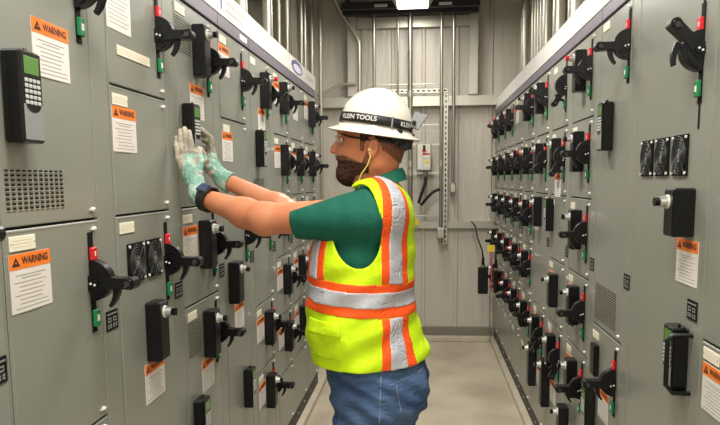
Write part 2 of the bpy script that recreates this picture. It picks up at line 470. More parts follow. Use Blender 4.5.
BRK = 'brk'
def section(side, ynear, yfar, units, label, extras=(), cover=None, wire=.095, tagz=1.212, knob=None):
    """units: (ztop, zbot, [features]); a feature is a tuple, x in metres from the left door edge as one faces the wall"""
    w = yfar-ynear
    t = empty('motor_control_center', (XL, ynear, 0), R(90)) if side == 'L' else empty('motor_control_center', (XR, yfar, 0), R(-90))
    tag(t, label, 'electrical cabinet', 'motor control center sections of the %s row' % ('left' if side == 'L' else 'right'))
    g = .0018
    m = MB(); m.box(g, w-g, .016, .50, .11, 2.366, 'paint_dark'); m.box(g, g+.006, .001, .5, .11, 2.2, 'paint'); m.box(w-g-.006, w-g, .001, .5, .11, 2.2, 'paint')
    m.box(g, w-g, .0, .5, 2.3665, 2.372, 'galv'); m.build('cabinet_body', t)
    m = MB(); m.box(g, w-g, .012, .5, .001, .108, 'kick')
    for x in (w*.25, w*.75): m.cyl((x, .006, .055), (x, .012, .055), .008, m='steel', n=10)
    m.build('kick_plate', t)
    m = MB(); m.box(g, w-g, -.004, .0155, 2.262, 2.366, 'cover', .003); m.box(g, w-g, -.002, .0155, 2.212, 2.2615, 'cover_band', .002)
    cv = m.build('wireway_cover', t)
    if cover == 'logo':
        m = MB(); n = 20
        m.prism([(.05+.026*math.cos(2*math.pi*i/n), 2.315+.036*math.sin(2*math.pi*i/n)) for i in range(n)], 'y', -.0048, -.004, 'emblem_pale')
        m.prism([(.05+.010*math.cos(2*math.pi*i/n), 2.315+.03*math.sin(2*math.pi*i/n)) for i in range(n)], 'y', -.0055, -.0048, 'emblem')
        m.build('maker_emblem', cv); m = MB()
        for k in range(14): m.box(.12+k*.024, .134+k*.024, -.0048, -.004, 2.322, 2.322+(.018 if k % 3 else .026), 'greytext')
        for k in range(11): m.box(.12+k*.024, .134+k*.024, -.0048, -.004, 2.292, 2.306, 'greytext')
        m.build('maker_lettering', cv)
        m = MB(); m.box(.33, .45, -.0035, -.002, 2.225, 2.248, 'white'); m.build('rating_plate', cv)
    if cover == 'emblem':
        m = MB(); n = 24
        m.prism([(.24+.19*math.cos(2*math.pi*i/n), 2.318+.040*math.sin(2*math.pi*i/n)) for i in range(n)], 'y', -.0048, -.004, 'emblem')
        m.prism([(.25+.14*math.cos(2*math.pi*i/n), 2.312+.024*math.sin(2*math.pi*i/n)) for i in range(n)], 'y', -.0055, -.0048, 'emblem_pale')
        m.build('maker_emblem', cv)
    if cover == 'words':
        m = MB()
        for k in range(12): m.box(.08+k*.028, .098+k*.028, -.0048, -.004, 2.30, 2.335, 'greytext')
        m.build('maker_lettering', cv)
    dw = w-g*2-(wire+.002 if wire else 0)
    if wire:
        m = MB(); m.box(w-wire, w-g-.0065, 0, .014, .112, 2.203, 'paint', .002)
        m.build('wireway_door', t)
        obj('marker_plate', g_tag(), t, (w-wire+.014, 0, tagz))
    if not wire: obj('marker_plate', g_tag(), t, (w-.098, -.0005, 1.225))
    for zt, zb, feats in units:
        d = obj('unit_door', g_door(dw-.006, zt-zb-.006), t, (g+.0065, 0, zb+.001))
        X = g+.0065; Z = zb+.001
        def sub(nm, me, x, z): return obj(nm, me, d, (x-X, 0, z-Z))
        lx = dw-.022
        sub('latch', g_latch(), lx, zt-.026); sub('latch', g_latch(), lx, zb+.022)
        for f in feats:
            k = f[0]
            if k == 'brk':
                a = f[1] if len(f) > 1 else 0; kn = f[2] if len(f) > 2 else 'black_gloss'
                sub('name_plate', g_plate(), .02, zt-.056); sub('warning_label', g_label(), .014, zt-.188)
                add_box(t, .178, zt-.232, btn=kn); add_handle(t, .352, zt-.156, a)
            elif k == 'H': add_handle(t, f[1], f[2], f[3] if len(f) > 3 else 0)
            elif k == 'B': add_box(t, *f[1:4], **(f[4] if len(f) > 4 else {}))
            elif k == 'K': add_keypad(t, f[1], f[2], len(f) > 3)
            elif k == 'S':
                m = MB(); m.box(f[1]-.0045, f[1]+.0045, -.002, 0, f[2], f[3], 'black_flat'); m.build('slot_strip', t)
            elif k == 'P': sub('name_plate', g_plate(), f[1], f[2])
            elif k == 'LP': sub('long_name_plate', g_plate(.22, .026, 'long_name_plate'), f[1], f[2])
            elif k == 'W': sub('warning_label', g_label(), f[1], f[2]-.120)
            elif k == 'I': sub('instruction_label', g_plainlabel(), f[1], f[2]-.15)
            elif k == 'V': sub('vent_grille', g_vent(f[2]-f[1], f[4]-f[3]), f[1], f[3])
            elif k == 'F': obj('fan_grille', g_fan(), t, (f[1], 0, f[2]))
    return t
T = 2.208
b_ = lambda x, z: ('B', x, z, .075)
# ---- left row (x = distance from the section's near edge)
section('L', .762, 1.26, [(T, 1.68, [('P', .02, 2.15)]), (1.68, .82, [('P', .02, 1.625), ('W', .014, 1.61), ('H', .312, 1.515)]), (.82, .115, [])],
        'near grey motor control cabinet at the left edge, only its handle tip showing')
section('L', 1.26, 1.757, [(T, 1.51, [('W', .150, 1.946), ('K', .030, 1.678), ('V', .018, .245, 1.542, 1.628), ('H', .352, 2.052)]),
                            (1.51, 1.0, [('P', .020, 1.462), ('W', .016, 1.456), ('H', .352, 1.352)]), (1.0, .115, [])],
        'grey left-row cabinet nearest the viewer, keypad above a square vent grille')
section('L', 1.757, 2.255, [(T, 1.857, [('I', .008, 2.15), ('LP', .062, 1.938), ('H', .352, 2.042)]), (1.857, 1.51, [('P', .018, 1.803), ('W', .012, 1.800)]),
                             (1.51, .115, [('P', .024, 1.458), ('F', .062, 1.315), ('F', .190, 1.315), ('H', .352, 1.346), ('B', .165, 1.066, .075), ('W', .146, 1.058)])],
        'grey left-row cabinet with two black fan grilles above a black control box')
section('L', 2.255, 2.752, [(T, 1.51, [('P', .018, 2.158), ('V', .010, .165, 2.030, 2.150), ('B', .178, 1.972, .075), ('H', .352, 2.042), ('W', .140, 1.942), ('K', .045, 1.682)]),
                             (1.51, 1.163, [('brk',)]), (1.163, .115, [('P', .03, 1.108), ('V', .028, .165, .975, 1.100), ('B', .190, .940, .075), ('H', .352, 1.005), ('W', .160, .930), ('K', .048, .640)])],
        'grey left-row cabinet whose keypad the worker holds in gloved hands')
section('L', 2.752, 3.25, [(T, 1.857, [('P', .018, 2.155), ('W', .002, 2.148), ('H', .352, 2.042)]), (1.857, 1.51, [('P', .035, 1.800), ('W', .018, 1.800)]),
                            (1.51, .115, [('P', .02, 1.455), ('H', .352, 1.35), ('B', .045, 1.080, .085, {'btn': 'black_gloss'}), ('W', .125, 1.060), ('K', .235, .560)])],
        'grey left-row cabinet behind the forearms, under the cover with emblem and grey lettering', cover='logo')
section('L', 3.25, 3.747, [(T, 1.51, [('P', .018, 2.152), ('B', .205, 1.960, .075, {'btn': 'red'}), ('H', .352, 2.042), ('W', .150, 1.958), ('K', .080, 1.665), ('V', .02, .25, 1.54, 1.61)]),
                            (1.51, .98, [('P', .02, 1.45), ('H', .352, 1.35), ('W', .014, 1.44)]), (.98, .64, [('brk',)]), (.64, .115, [('brk',)])],
        'grey left-row cabinet with a red-knobbed box and slim black keypad above a vent')
brks0 = [(T, 1.857, [('P', .02, 2.152), ('W', .10, 2.10)]), (1.857, 1.51, [('brk',)]), (1.51, 1.163, [('brk',)]), (1.163, .82, [('brk',)]), (.82, .47, [('brk',)]), (.47, .115, [])]
brks = [(T, 1.857, [('brk',)]), (1.857, 1.51, [('brk',)]), (1.51, 1.163, [('brk',)]), (1.163, .82, [('brk',)]), (.82, .47, [('brk',)]), (.47, .115, [('P', .02, .42)])]
section('L', 3.747, 4.245, brks, 'grey left-row cabinet of stacked handles, third from the far end of its row')
section('L', 4.245, 4.742, brks0,
        'grey left-row cabinet under the cover with the large blue oval emblem', cover='emblem')
section('L', 4.742, 5.24, brks, 'last grey cabinet of the left row, under grey lettering beside the back wall', cover='words')
# ---- right row (x = distance from the section's far edge)
section('R', 1.18, 1.785, [(T, 1.192, []), (1.192, .115, [('P', .022, 1.146), ('W', .022, 1.138)])],
        'near grey cabinet at the right edge with a warning label low on its door', tagz=1.4)
section('R', 1.785, 2.39, [(T, .115, [('H', .520, 1.911, 47), ('S', .520, 1.722, 2.15), ('F', .070, 1.602), ('F', .208, 1.602), ('F', .350, 1.602),
                                       ('B', .452, 1.442, .075, {'h': .128, 'd': .055, 'bx': .45, 'bz': .092}), ('W', .410, 1.432), ('K', .452, 1.020, 1)])],
        'wide grey right-row cabinet with three fan grilles, a raised handle and guarded keypad', wire=0)
section('R', 2.39, 2.89, [(T, 1.005, [('P', .025, 2.163), ('H', .378, 2.048), ('W', .012, 1.872), ('K', .135, 1.700), ('V', .025, .33, 1.03, 1.175)]),
                           (1.005, .115, [('P', .012, .945), ('H', .352, .842), ('B', .05, .80, .07, {'h': .13, 'd': .02, 'btn': None}), ('K', .010, .56), ('W', .130, .770)])],
        'grey right-row cabinet with a keypad over a warning label and a large vent grille')
section('R', 2.89, 3.40, [(T, 1.857, [('brk', 0, 'red')]), (1.857, 1.51, [('brk',)]), (1.51, 1.163, [('brk',)]), (1.163, .82, [('brk',)]), (.82, .115, [('brk',), ('B', .02, .22, .08, {'h': .27}), ('W', .12, .42)])],
        'grey right-row cabinet with five stacked handles and a red-knobbed box on top')
section('R', 3.40, 3.916, [(T, 1.857, [('P', .02, 2.152), ('H', .352, 2.05, -58)]), (1.857, 1.51, [('brk', -55)]), (1.51, 1.163, [('P', .02, 1.455), ('W', .12, 1.62), ('K', .03, 1.31)]),
                            (1.163, .82, [('P', .02, 1.11), ('W', .02, 1.09), ('B', .2, .92, .075)]), (.82, .115, [('brk', -70), ('W', .13, .5), ('B', .03, .32, .08, {'h': .27})])],
        'grey right-row cabinet with levers turned down and a slim keypad at mid height')
section('R', 3.916, 4.432, [(T, 1.857, [('brk', 25)]), (1.857, 1.51, [('brk', -40)]), (1.51, .82, [('B', .16, 1.31, .08), ('W', .02, 1.40), ('P', .02, 1.455)]), (.82, .115, [('brk', -60), ('B', .08, .30, .08, {'h': .27}), ('W', .19, .46)])],
        'grey right-row cabinet with a lone tall black box at mid height')
y = 4.432
for i in range(5):
    lab = ['grey right-row cabinet of stacked handles, fifth from the back wall', 'grey right-row cabinet of stacked handles, fourth from the back wall',
           'grey right-row cabinet of stacked handles, third from the back wall', 'grey right-row cabinet of stacked handles, second from the back wall',
           'last grey cabinet of the right row, standing against the back wall'][i]
    rr = random.Random(20+i); us = []
    zs = [T, 1.857, 1.51, 1.163, .82, .47]
    for a, b in zip(zs[:-1], zs[1:]): us.append((a, b, [('brk', rr.choice([0, 0, -12, 20]), rr.choice(['black_gloss']*6+['red']))]))
    if i == 1: us[0] = (T, 1.857, [('P', .02, 2.15), ('W', .02, 2.13)])
    us.append((.47, .115, [('P', .02, .42)]))
    section('R', y, y+.508, us, lab); y += .508

# ------------------------------------------------------------------ pipes and conduits
def pipe(x, y, z0, z1, d, label, grp='vertical conduits', coup=(), mt='galv', name='conduit'):
    t = empty(name, (x, y, z0)); m = MB(); m.cyl((0, 0, 0), (0, 0, z1-z0), d/2, m=mt, n=20); m.build('pipe', t)
    for c in coup:
        m = MB(); m.cyl((0, 0, c-z0-.03), (0, 0, c-z0+.03), d/2*1.22, m='galv', n=20); m.build('coupling', t)
    tag(t, label, 'conduit', grp); return t
LPIPES = [(-1.05, 4.02, .076, 'nearest thick pale pipe rising behind the left cabinets'), (-1.05, 4.72, .066, 'second thick pale pipe rising behind the left cabinets'),
          (-1.05, 5.09, .024, 'thin conduit just beyond the thick pipes behind the left cabinets'), (-1.0, 5.14, .024, 'thin conduit left of the flat grey panel, behind the left cabinets'),
          (-1.05, 6.00, .036, 'conduit right of the flat grey panel behind the left cabinets'), (-1.05, 6.20, .030, 'conduit close behind the panel-side one at the left rear'),
          (-1.08, 6.76, .044, 'conduit with fittings at the left rear, left of two'), (-1.00, 6.79, .036, 'rightmost upright conduit left of the bare wall panel')]
for i, (x, y, d, lab) in enumerate(LPIPES):
    pipe(x, y, 2.3725 if y < 5.2 else .001, 3.99, d, lab, 'conduits behind the left row', coup=(3.12,) if d < .06 and i % 2 == 0 else ((2.95,) if i > 5 else ()))
t = empty('wall_panel', (-1.2, 5.6, 2.2)); m = MB(); m.box(-.02, .14, -.03, .27, 0, 1.79, 'galv_dark', .003); m.build('panel_body', t)
m = MB(); m.box(.1405, .146, .0, .24, .05, 1.7, 'galv_dark', .001); m.build('panel_cover', t)
tag(t, 'tall flat grey metal trunking panel among the conduits behind the left row', 'panel')
RPIPES = [(.93, 6.75, .062, 'conduit nearest the back wall above the right cabinets, leftmost'), (.90, 6.42, .056, 'second conduit from the left above the right cabinets'),
          (.93, 6.18, .030, 'thin conduit above the right row, leftmost of four thin ones'), (.93, 6.03, .030, 'thin conduit above the right row, second of four thin ones'),
          (.93, 5.89, .030, 'thin conduit above the right row, third of four thin ones'), (.93, 5.75, .030, 'thin conduit above the right row, rightmost of four thin ones'),
          (.93, 5.50, .070, 'thick pale pipe right of the four thin conduits'), (.93, 5.02, .085, 'thick pale pipe above the right row, second from the near end'),
          (.93, 4.50, .088, 'nearest thick pale pipe rising above the right cabinets')]
for i, (x, y, d, lab) in enumerate(RPIPES):
    pipe(x, y, 2.3725, 3.99, d, lab, 'conduits above the right row', coup=(3.05,) if i in (0, 1) else ())
YW = 6.84
pipe(-.481, YW, 2.0, 3.18, .032, 'conduit on the back wall rising directly behind the hard hat', 'back wall conduits', mt='steel')
pipe(-.247, YW, 2.0, 3.18, .020, 'thin back wall conduit left of the thick one', 'back wall conduits', mt='steel')
pipe(-.130, YW, 1.12, 3.18, .046, 'thick back wall conduit just behind the hat brim with couplings', 'back wall conduits', (1.75, 1.66, 2.42), 'steel')
pipe(.171, YW, 1.12, 3.18, .032, 'back wall conduit beside the slotted upright channel', 'back wall conduits', (1.75,), 'steel')
pipe(.288, YW, 1.56, 3.16, .032, 'rightmost back wall conduit, ending in a small fitting', 'back wall conduits', mt='steel')
def fitting(x, z, h, w, label):
    t = empty('conduit_fitting', (x, YW, z)); m = MB(); m.box(-w/2, w/2, -.035, .03, 0, h, 'steel', .008); m.build('fitting_body', t)
    m = MB(); m.box(-w/2+.006, w/2-.006, -.041, -.0355, .012, h-.012, 'galv', .002)
    for zz in (.022, h-.022): m.cyl((0, -.044, zz), (0, -.041, zz), .005, m='steel', n=8)
    m.build('fitting_cover', t)
    m = MB(); m.cyl((0, 0, -.04), (0, 0, -.001), w*.3, m='steel', n=14); m.build('hub', t)
    tag(t, label, 'conduit fitting', 'conduit fittings on the back wall')
fitting(.288, 1.46, .10, .06, 'small metal fitting closing the rightmost back wall conduit')
fitting(-.130, 1.01, .11, .075, 'metal conduit fitting low on the back wall next to the yellow tag')
fitting(.171, 1.01, .11, .075, 'metal conduit fitting low on the back wall by the slotted channel foot')
def bar(name, x0, x1, y0, y1, z0, z1, label, cat, slots=None, grp='strut channels on the back wall'):
    t = empty(name, ((x0+x1)/2, (y0+y1)/2, z0)); cx, cyy = (x0+x1)/2, (y0+y1)/2
    m = MB(); m.box(x0-cx, x1-cx, y0-cyy, y1-cyy, 0, z1-z0, 'galv', .002); m.build('channel', t)
    if slots:
        m = MB()
        if slots == 'x':
            n = int((x1-x0)/.05)
            for i in range(n): xx = x0-cx+(i+.5)*(x1-x0)/n; m.box(xx-.014, xx+.014, y0-cyy-.001, y0-cyy, (z1-z0)*.35, (z1-z0)*.65, 'black_flat')
        else:
            n = int((z1-z0)/.05)
            for i in range(n): zz = (i+.5)*(z1-z0)/n; m.box(-.006, .006, y0-cyy-.001, y0-cyy, zz-.014, zz+.014, 'black_flat')
        m.build('slots', t)
    tag(t, label, cat, grp)
bar('strut_channel', -.55, .235, 6.875, 6.905, 2.43, 2.475, 'horizontal slotted strut channel behind the hard hat', 'strut', 'x')
bar('strut_channel', .196, .24, 6.88, 6.924, .95, 2.425, 'upright slotted strut channel right of centre on the back wall', 'strut', 'z')
bar('conduit_rod', -.55, .10, 6.85, 6.865, 2.508, 2.523, 'thin level rod just above the slotted strut channel', 'rod', None, 'thin level rods on the back wall')
bar('conduit_rod', -.02, .155, 6.90, 6.912, 2.12, 2.135, 'thin level rod between conduits above the junction box', 'rod', None, 'thin level rods on the back wall')
bar('conduit_rod', -.19, .24, 6.90, 6.92, 1.925, 1.945, 'thin level rod at the top of the junction box', 'rod', None, 'thin level rods on the back wall')
bar('conduit_rod', -.16, .19, 6.90, 6.92, 1.225, 1.24, 'thin level rod between the two low fittings', 'rod', None, 'thin level rods on the back wall')
bar('conduit_rod', -.19, .19, 6.88, 6.905, 1.645, 1.67, 'level strut right under the junction box', 'rod', None, 'thin level rods on the back wall')
# junction box with switch
t = empty('junction_box', (.005, 6.86, 1.68)); m = MB(); m.box(-.072, .072, -.05, .03, 0, .265, 'steel', .006); m.build('enclosure', t)
m = MB(); m.box(-.066, .066, -.057, -.0505, .006, .259, 'galv', .003); m.build('cover_plate', t)
m = MB(); m.box(-.018, .022, -.075, -.0575, .18, .205, 'red', .003); m.box(-.010, .014, -.09, -.0575, .205, .245, 'black', .003); m.build('switch', t)
m = MB(); m.box(-.015, .055, -.0595, -.0575, .115, .17, 'red'); m.box(-.013, .053, -.0602, -.0595, .118, .150, 'white'); m.box(.01, .05, -.0595, -.0575, .03, .11, 'white'); m.box(-.06, -.022, -.0595, -.0575, .02, .13, 'white')
m.box(.014, .046, -.06, -.0595, .06, .10, 'yellow_tag'); m.build('labels', t)
tag(t, 'grey junction box with black and red switch on the back wall', 'junction box')
m = MB(); m.tube([(.02, 6.83, 1.62), (.015, 6.80, 1.55), (-.02, 6.79, 1.45), (-.045, 6.79, 1.37), (-.02, 6.79, 1.345), (.04, 6.80, 1.42), (.10, 6.81, 1.475), (.16, 6.812, 1.50)], .015, 'black', 10)
tag(m.build('cable', origin=(.02, 6.8, 1.35)), 'short black cable looping below the junction box', 'cable')
m = MB(); m.cyl((.02, 6.86, 1.679), (.02, 6.86, 1.60), .025, .02, 'steel', 14); tag(m.build('cable_gland', origin=(.02, 6.86, 1.6)), 'round metal cable gland under the junction box', 'cable gland')
m = MB(); m.box(-.09, -.045, 6.875, 6.878, 1.14, 1.20, 'yellow_tag'); tag(m.build('yellow_tag', origin=(-.07, 6.876, 1.14)), 'small yellow tag by the low conduit fitting on the back wall', 'tag')
# bent conduit upper left
m = MB(); m.tube([(-1.0, 6.55, 3.70), (-.82, 6.84, 3.25), (-.77, 6.86, 3.17), (-.66, 6.86, 2.99), (-.632, 6.86, 2.94), (-.626, 6.86, 2.90), (-.626, 6.86, 2.45)], .017, 'galv', 12)
tag(m.build('bent_conduit', origin=(-.626, 6.86, 2.45)), 'long conduit bending down from the upper left corner of the back wall', 'conduit')
m = MB(); m.tube([(-1.05, 6.86, 2.42), (-.97, 6.86, 2.455), (-.90, 6.86, 2.49), (-.83, 6.86, 2.52), (-.78, 6.86, 2.53), (-.66, 6.86, 2.53)], .014, 'galv', 12)
tag(m.build('bent_conduit', origin=(-.9, 6.86, 2.45)), 'short offset conduit just above the girt at the left rear', 'conduit')
# hanging pendants by the right row's end
def pendant(x, y, z, w, h, d, label, tagc=None):
    t = empty('hanging_pendant', (x, y, z)); m = MB(); m.box(-w/2, w/2, -d/2, d/2, 0, h, 'black', .008); m.build('pendant_body', t)
    m = MB(); m.cyl((0, 0, h+.0), (0, 0, h+.09), .016, .011, 'black', 12)
    m.tube([(0, 0, h+.085), (-.01, 0, h+.15), (-.05, .03, h+.26), (-.066, .1, h+.36), (-.066, .6, h+.37)] if tagc is None else [(0, 0, h+.085), (0, .01, h+.2), (.02, .03, h+.28)], .007, 'black', 8); m.build('pendant_cable', t)
    m = MB(); m.cyl((0, 0, h-.001), (0, 0, h+.02), .02, m='steel', n=12); m.build('cable_collar', t)
    tag(t, label, 'pendant', 'black pendants hanging by the right row end'); return t
pendant(.532, 6.15, .575, .088, .24, .07, 'left black pendant box hanging on a cable at the end of the aisle')
pendant(.634, 6.05, .60, .034, .20, .05, 'slim black pendant box right beside the wider hanging one', 1)
m = MB(); m.box(.560, .625, 6.07, 6.075, .96, 1.02, 'yellow_tag'); m.box(.596, .607, 6.078, 6.083, .60, .96, 'pink_tag')
tag(m.build('warning_tag', origin=(.6, 6.14, .95)), 'yellow tag with a red ribbon hanging between the two pendants', 'tag')

# ------------------------------------------------------------------ implicit surfaces for the person and clothes
class Vol:
    def __init__(s, lo, hi, h):
        s.h = h; s.lo = np.array(lo, np.float32); s.n = [int(math.ceil((b-a)/h))+1 for a, b in zip(lo, hi)]
        s.ax = [s.lo[i]+h*np.arange(s.n[i], dtype=np.float32) for i in range(3)]
        s.D = np.full(s.n, .05, np.float32)
    def grid(s, lo=None, hi=None):
        sl = []
        for i in range(3):
            a = 0 if lo is None else max(0, int((lo[i]-s.lo[i])/s.h)); b = s.n[i] if hi is None else min(s.n[i], int((hi[i]-s.lo[i])/s.h)+2)
            sl.append(slice(a, max(b, a)))
        X = s.ax[0][sl[0]][:, None, None]; Y = s.ax[1][sl[1]][None, :, None]; Z = s.ax[2][sl[2]][None, None, :]
        return tuple(sl), X, Y, Z
    @staticmethod
    def smin(a, b, k):
        if k <= 0: return np.minimum(a, b)
        h = np.maximum(k-np.abs(a-b), 0)/k; return np.minimum(a, b)-h*h*k*.25
    def prims(s, P, inflate=0):
        for p in P:
            kind, k = p[0], p[-1]
            if kind == 'c':      # capsule a b ra rb  (sy, yc): squashed across Y
                _, a, b, ra, rb, sy, _ = p; pad = max(ra, rb)*max(1, sy)+abs(inflate)+.05
                lo = [min(a[i], b[i])-pad for i in range(3)]; hi = [max(a[i], b[i])+pad for i in range(3)]
                sl, X, Y, Z = s.grid(lo, hi)
                if 0 in s.D[sl].shape: continue
                d = [b[i]-a[i] for i in range(3)]; d[1] /= sy
                px = X-a[0]; py = (Y-a[1])/sy; pz = Z-a[2]
                t = np.clip((px*d[0]+py*d[1]+pz*d[2])/max(1e-9, sum(v*v for v in d)), 0, 1)
                v = np.sqrt((px-t*d[0])**2+(py-t*d[1])**2+(pz-t*d[2])**2)-(ra+(rb-ra)*t)-inflate
            else:                # ellipsoid c r (rotation about Y)
                _, c, r, rot, _ = p; pad = max(r)+abs(inflate)+.05
                sl, X, Y, Z = s.grid([c[i]-pad for i in range(3)], [c[i]+pad for i in range(3)])
                if 0 in s.D[sl].shape: continue
                px = X-c[0]; py = Y-c[1]; pz = Z-c[2]
                if rot: ca, sa = math.cos(rot), math.sin(rot); px, pz = px*ca+pz*sa, -px*sa+pz*ca
                rr = [q+inflate for q in r]
                k0 = np.sqrt((px/rr[0])**2+(py/rr[1])**2+(pz/rr[2])**2); k1 = np.sqrt((px/rr[0]**2)**2+(py/rr[1]**2)**2+(pz/rr[2]**2)**2)+1e-6
                v = k0*(k0-1)/k1
            if k < 0: s.D[sl] = -s.smin(-s.D[sl], v, -k)   # carve
            else: s.D[sl] = s.smin(s.D[sl], v.astype(np.float32), k)
        return s
def nets(D, lo, h):
    """naive surface nets -> verts, quads"""
    ins = D < 0; nx, ny, nz = D.shape
    c = np.zeros((nx-1, ny-1, nz-1), np.int8)
    for i in (0, 1):
        for j in (0, 1):
            for k in (0, 1): c += ins[i:nx-1+i, j:ny-1+j, k:nz-1+k]
    act = (c > 0) & (c < 8); idx = -np.ones(act.shape, np.int64); A = np.argwhere(act); idx[act] = np.arange(len(A))
    pos = np.zeros((len(A), 3)); cnt = np.zeros(len(A))
    corners = [(i, j, k) for i in (0, 1) for j in (0, 1) for k in (0, 1)]
    V = {q: D[A[:, 0]+q[0], A[:, 1]+q[1], A[:, 2]+q[2]] for q in corners}
    for q in corners:
        for ax in range(3):
            if q[ax]: continue
            r = list(q); r[ax] = 1; a, b = V[q], V[tuple(r)]; mk = (a < 0) != (b < 0)
            t = np.where(mk, a/(a-b+1e-12), 0); p = np.tile(np.array(q, float), (len(A), 1)); p[:, ax] += t
            pos[mk] += p[mk]; cnt[mk] += 1
    pos = (pos/cnt[:, None]+A)*h+np.array(lo)
    F = []
    for ax in range(3):
        o = [a for a in range(3) if a != ax]
        s0 = [slice(None)]*3; s1 = [slice(None)]*3; s0[ax] = slice(0, -1); s1[ax] = slice(1, None)
        for a in o: s0[a] = slice(1, -1); s1[a] = slice(1, -1)
        a_, b_2 = ins[tuple(s0)], ins[tuple(s1)]
        for flip, mk in ((False, a_ & ~b_2), (True, ~a_ & b_2)):
            E = np.argwhere(mk)
            if not len(E): continue
            E[:, o[0]] += 1; E[:, o[1]] += 1
            u = np.zeros(3, int); u[o[0]] = 1; w = np.zeros(3, int); w[o[1]] = 1
            q = [E, E-u, E-u-w, E-w]; q = np.stack([idx[e[:, 0], e[:, 1], e[:, 2]] for e in q], 1)
            if flip ^ (ax == 1): q = q[:, ::-1]
            F.append(q)
    F = np.concatenate(F); F = F[(F >= 0).all(1)]
    return pos, F
def vmesh(name, V, mts, parent=None, origin=(0, 0, 0), matfn=None, sm=0, D=None):
    P, F = nets(V.D if D is None else D, V.lo, V.h)
    if sm:      # light laplacian smoothing
        e = np.concatenate([F[:, [0, 1]], F[:, [1, 2]], F[:, [2, 3]], F[:, [3, 0]]]); e = np.concatenate([e, e[:, ::-1]])
        n = np.bincount(e[:, 0], minlength=len(P)).astype(float)+1e-9
        for _ in range(sm): P = .5*P+.5*np.stack([np.bincount(e[:, 0], P[e[:, 1], k], len(P)) for k in range(3)], 1)/n[:, None]
    P0 = P-np.array(origin)
    me = bpy.data.meshes.new(name); me.vertices.add(len(P)); me.vertices.foreach_set('co', P0.astype(np.float32).ravel())
    me.loops.add(F.size); me.loops.foreach_set('vertex_index', F.ravel().astype(np.int32))
    me.polygons.add(len(F)); me.polygons.foreach_set('loop_start', np.arange(0, F.size, 4, dtype=np.int32)); me.polygons.foreach_set('loop_total', np.full(len(F), 4, np.int32))
    for k in mts: me.materials.append(M[k])
    if matfn is not None: me.polygons.foreach_set('material_index', matfn(P[F].mean(1)).astype(np.int32))
    me.polygons.foreach_set('use_smooth', np.ones(len(F), bool)); me.update(calc_edges=True); me.validate()
    return obj(name, me, parent)

# ------------------------------------------------------------------ the worker
YC = 2.1
def pf(u, v, y=YC): return (-.147+(u-375)*.0031, y, 1.537-(v-200)*.00305)     # profile sketch units of 3 mm -> metres
PB = (-.15, YC, -.05)
head = [('e', pf(373, 137), (.100, .078, .104), 0, 0), ('e', pf(371, 150), (.086, .070, .085), 0, .03),
        ('e', pf(352, 156), (.040, .052, .052), 0, .03),                      # mid face
        ('c', pf(352, 174, YC-.012), pf(380, 164, YC-.050), .024, .024, 1, .03), ('c', pf(352, 174, YC+.012), pf(380, 164, YC+.050), .024, .024, 1, .03),
        ('e', pf(350, 175), (.026, .030, .024), 0, .02),                      # chin
        ('c', pf(344, 132, YC-.026), pf(344, 132, YC+.026), .014, .014, 1, .02),     # brow
        ('c', pf(341.5, 138), pf(334.5, 149.5), .0075, .0110, 1, .008), ('e', pf(334.8, 151), (.0115, .013, .0095), 0, .005),   # nose
        ('e', pf(340, 153, YC-.011), (.008, .007, .006), 0, .006), ('e', pf(340, 153, YC+.011), (.008, .007, .006), 0, .006),
        ('e', pf(342, 160), (.013, .022, .0065), .25, .006), ('e', pf(343, 165), (.013, .020, .0070), -.2, .006),   # lips
        ('e', pf(346, 142, YC-.031), (.013, .013, .010), 0, -.012), ('e', pf(346, 142, YC+.031), (.013, .013, .010), 0, -.012),     # eye sockets
        ('e', pf(356, 152, YC-.048), (.020, .012, .016), 0, .02), ('e', pf(356, 152, YC+.048), (.020, .012, .016), 0, .02)]
for s in (-1, 1):     # ears: rim, lobe, hollow
    yy = YC+s*.084
    head += [('e', pf(375.5, 149, yy), (.0175, .010, .028), -.2, .006), ('e', pf(374, 157, yy-s*.002), (.009, .007, .011), 0, .006), ('e', pf(375, 149, yy+s*.007), (.009, .005, .016), -.2, -.004)]
neck = [('c', pf(381, 162), pf(381, 192), .052, .056, 1.05, .02), ('c', pf(366, 172), pf(371, 190), .034, .04, 1.2, .03)]
torso = [('c', pf(379, 207, YC-.12), pf(379, 207, YC+.12), .052, .055, 1, .04), ('c', pf(368, 225), pf(363, 262), .106, .114, 1.45, .05),
         ('c', pf(363, 262), pf(359, 320), .114, .120, 1.35, .05), ('c', pf(363, 320), pf(373, 372), .125, .128, 1.32, .05)]
hips = [('c', pf(372, 368), pf(376, 388), .125, .128, 1.35, .04), ('e', pf(396, 386, YC-.075), (.088, .085, .10), 0, .04), ('e', pf(396, 386, YC+.075), (.088, .085, .10), 0, .04)]
kn, af = (-.245, YC-.115, .50), (-.150, YC-.125, .06)
kf, aff = (-.135, YC+.115, .50), (-.060, YC+.125, .06)
legs = [('c', pf(376, 398, YC-.085), kn, .103, .068, 1, .04), ('c', kn, (-.165, YC-.12, .30), .064, .058, 1, .03), ('c', (-.165, YC-.12, .30), af, .060, .042, 1, .03),
        ('c', pf(382, 398, YC+.085), kf, .103, .068, 1, .04), ('c', kf, (-.085, YC+.12, .30), .064, .058, 1, .03), ('c', (-.085, YC+.12, .30), aff, .060, .042, 1, .03)]
feet = [('c', af, (-.300, YC-.14, -.01), .040, .028, 1.1, .03), ('c', af, (-.120, YC-.125, -.012), .040, .036, 1, .03),
        ('c', aff, (-.210, YC+.14, -.01), .040, .028, 1.1, .03), ('c', aff, (-.030, YC+.125, -.012), .040, .036, 1, .03)]
shN, elN, wrN = (-.155, 1.93, 1.494), (-.465, 1.985, 1.488), (-.700, 2.115, 1.551)
shF, elF, wrF = (-.155, 2.275, 1.490), (-.425, 2.365, 1.468), (-.705, 2.415, 1.602)
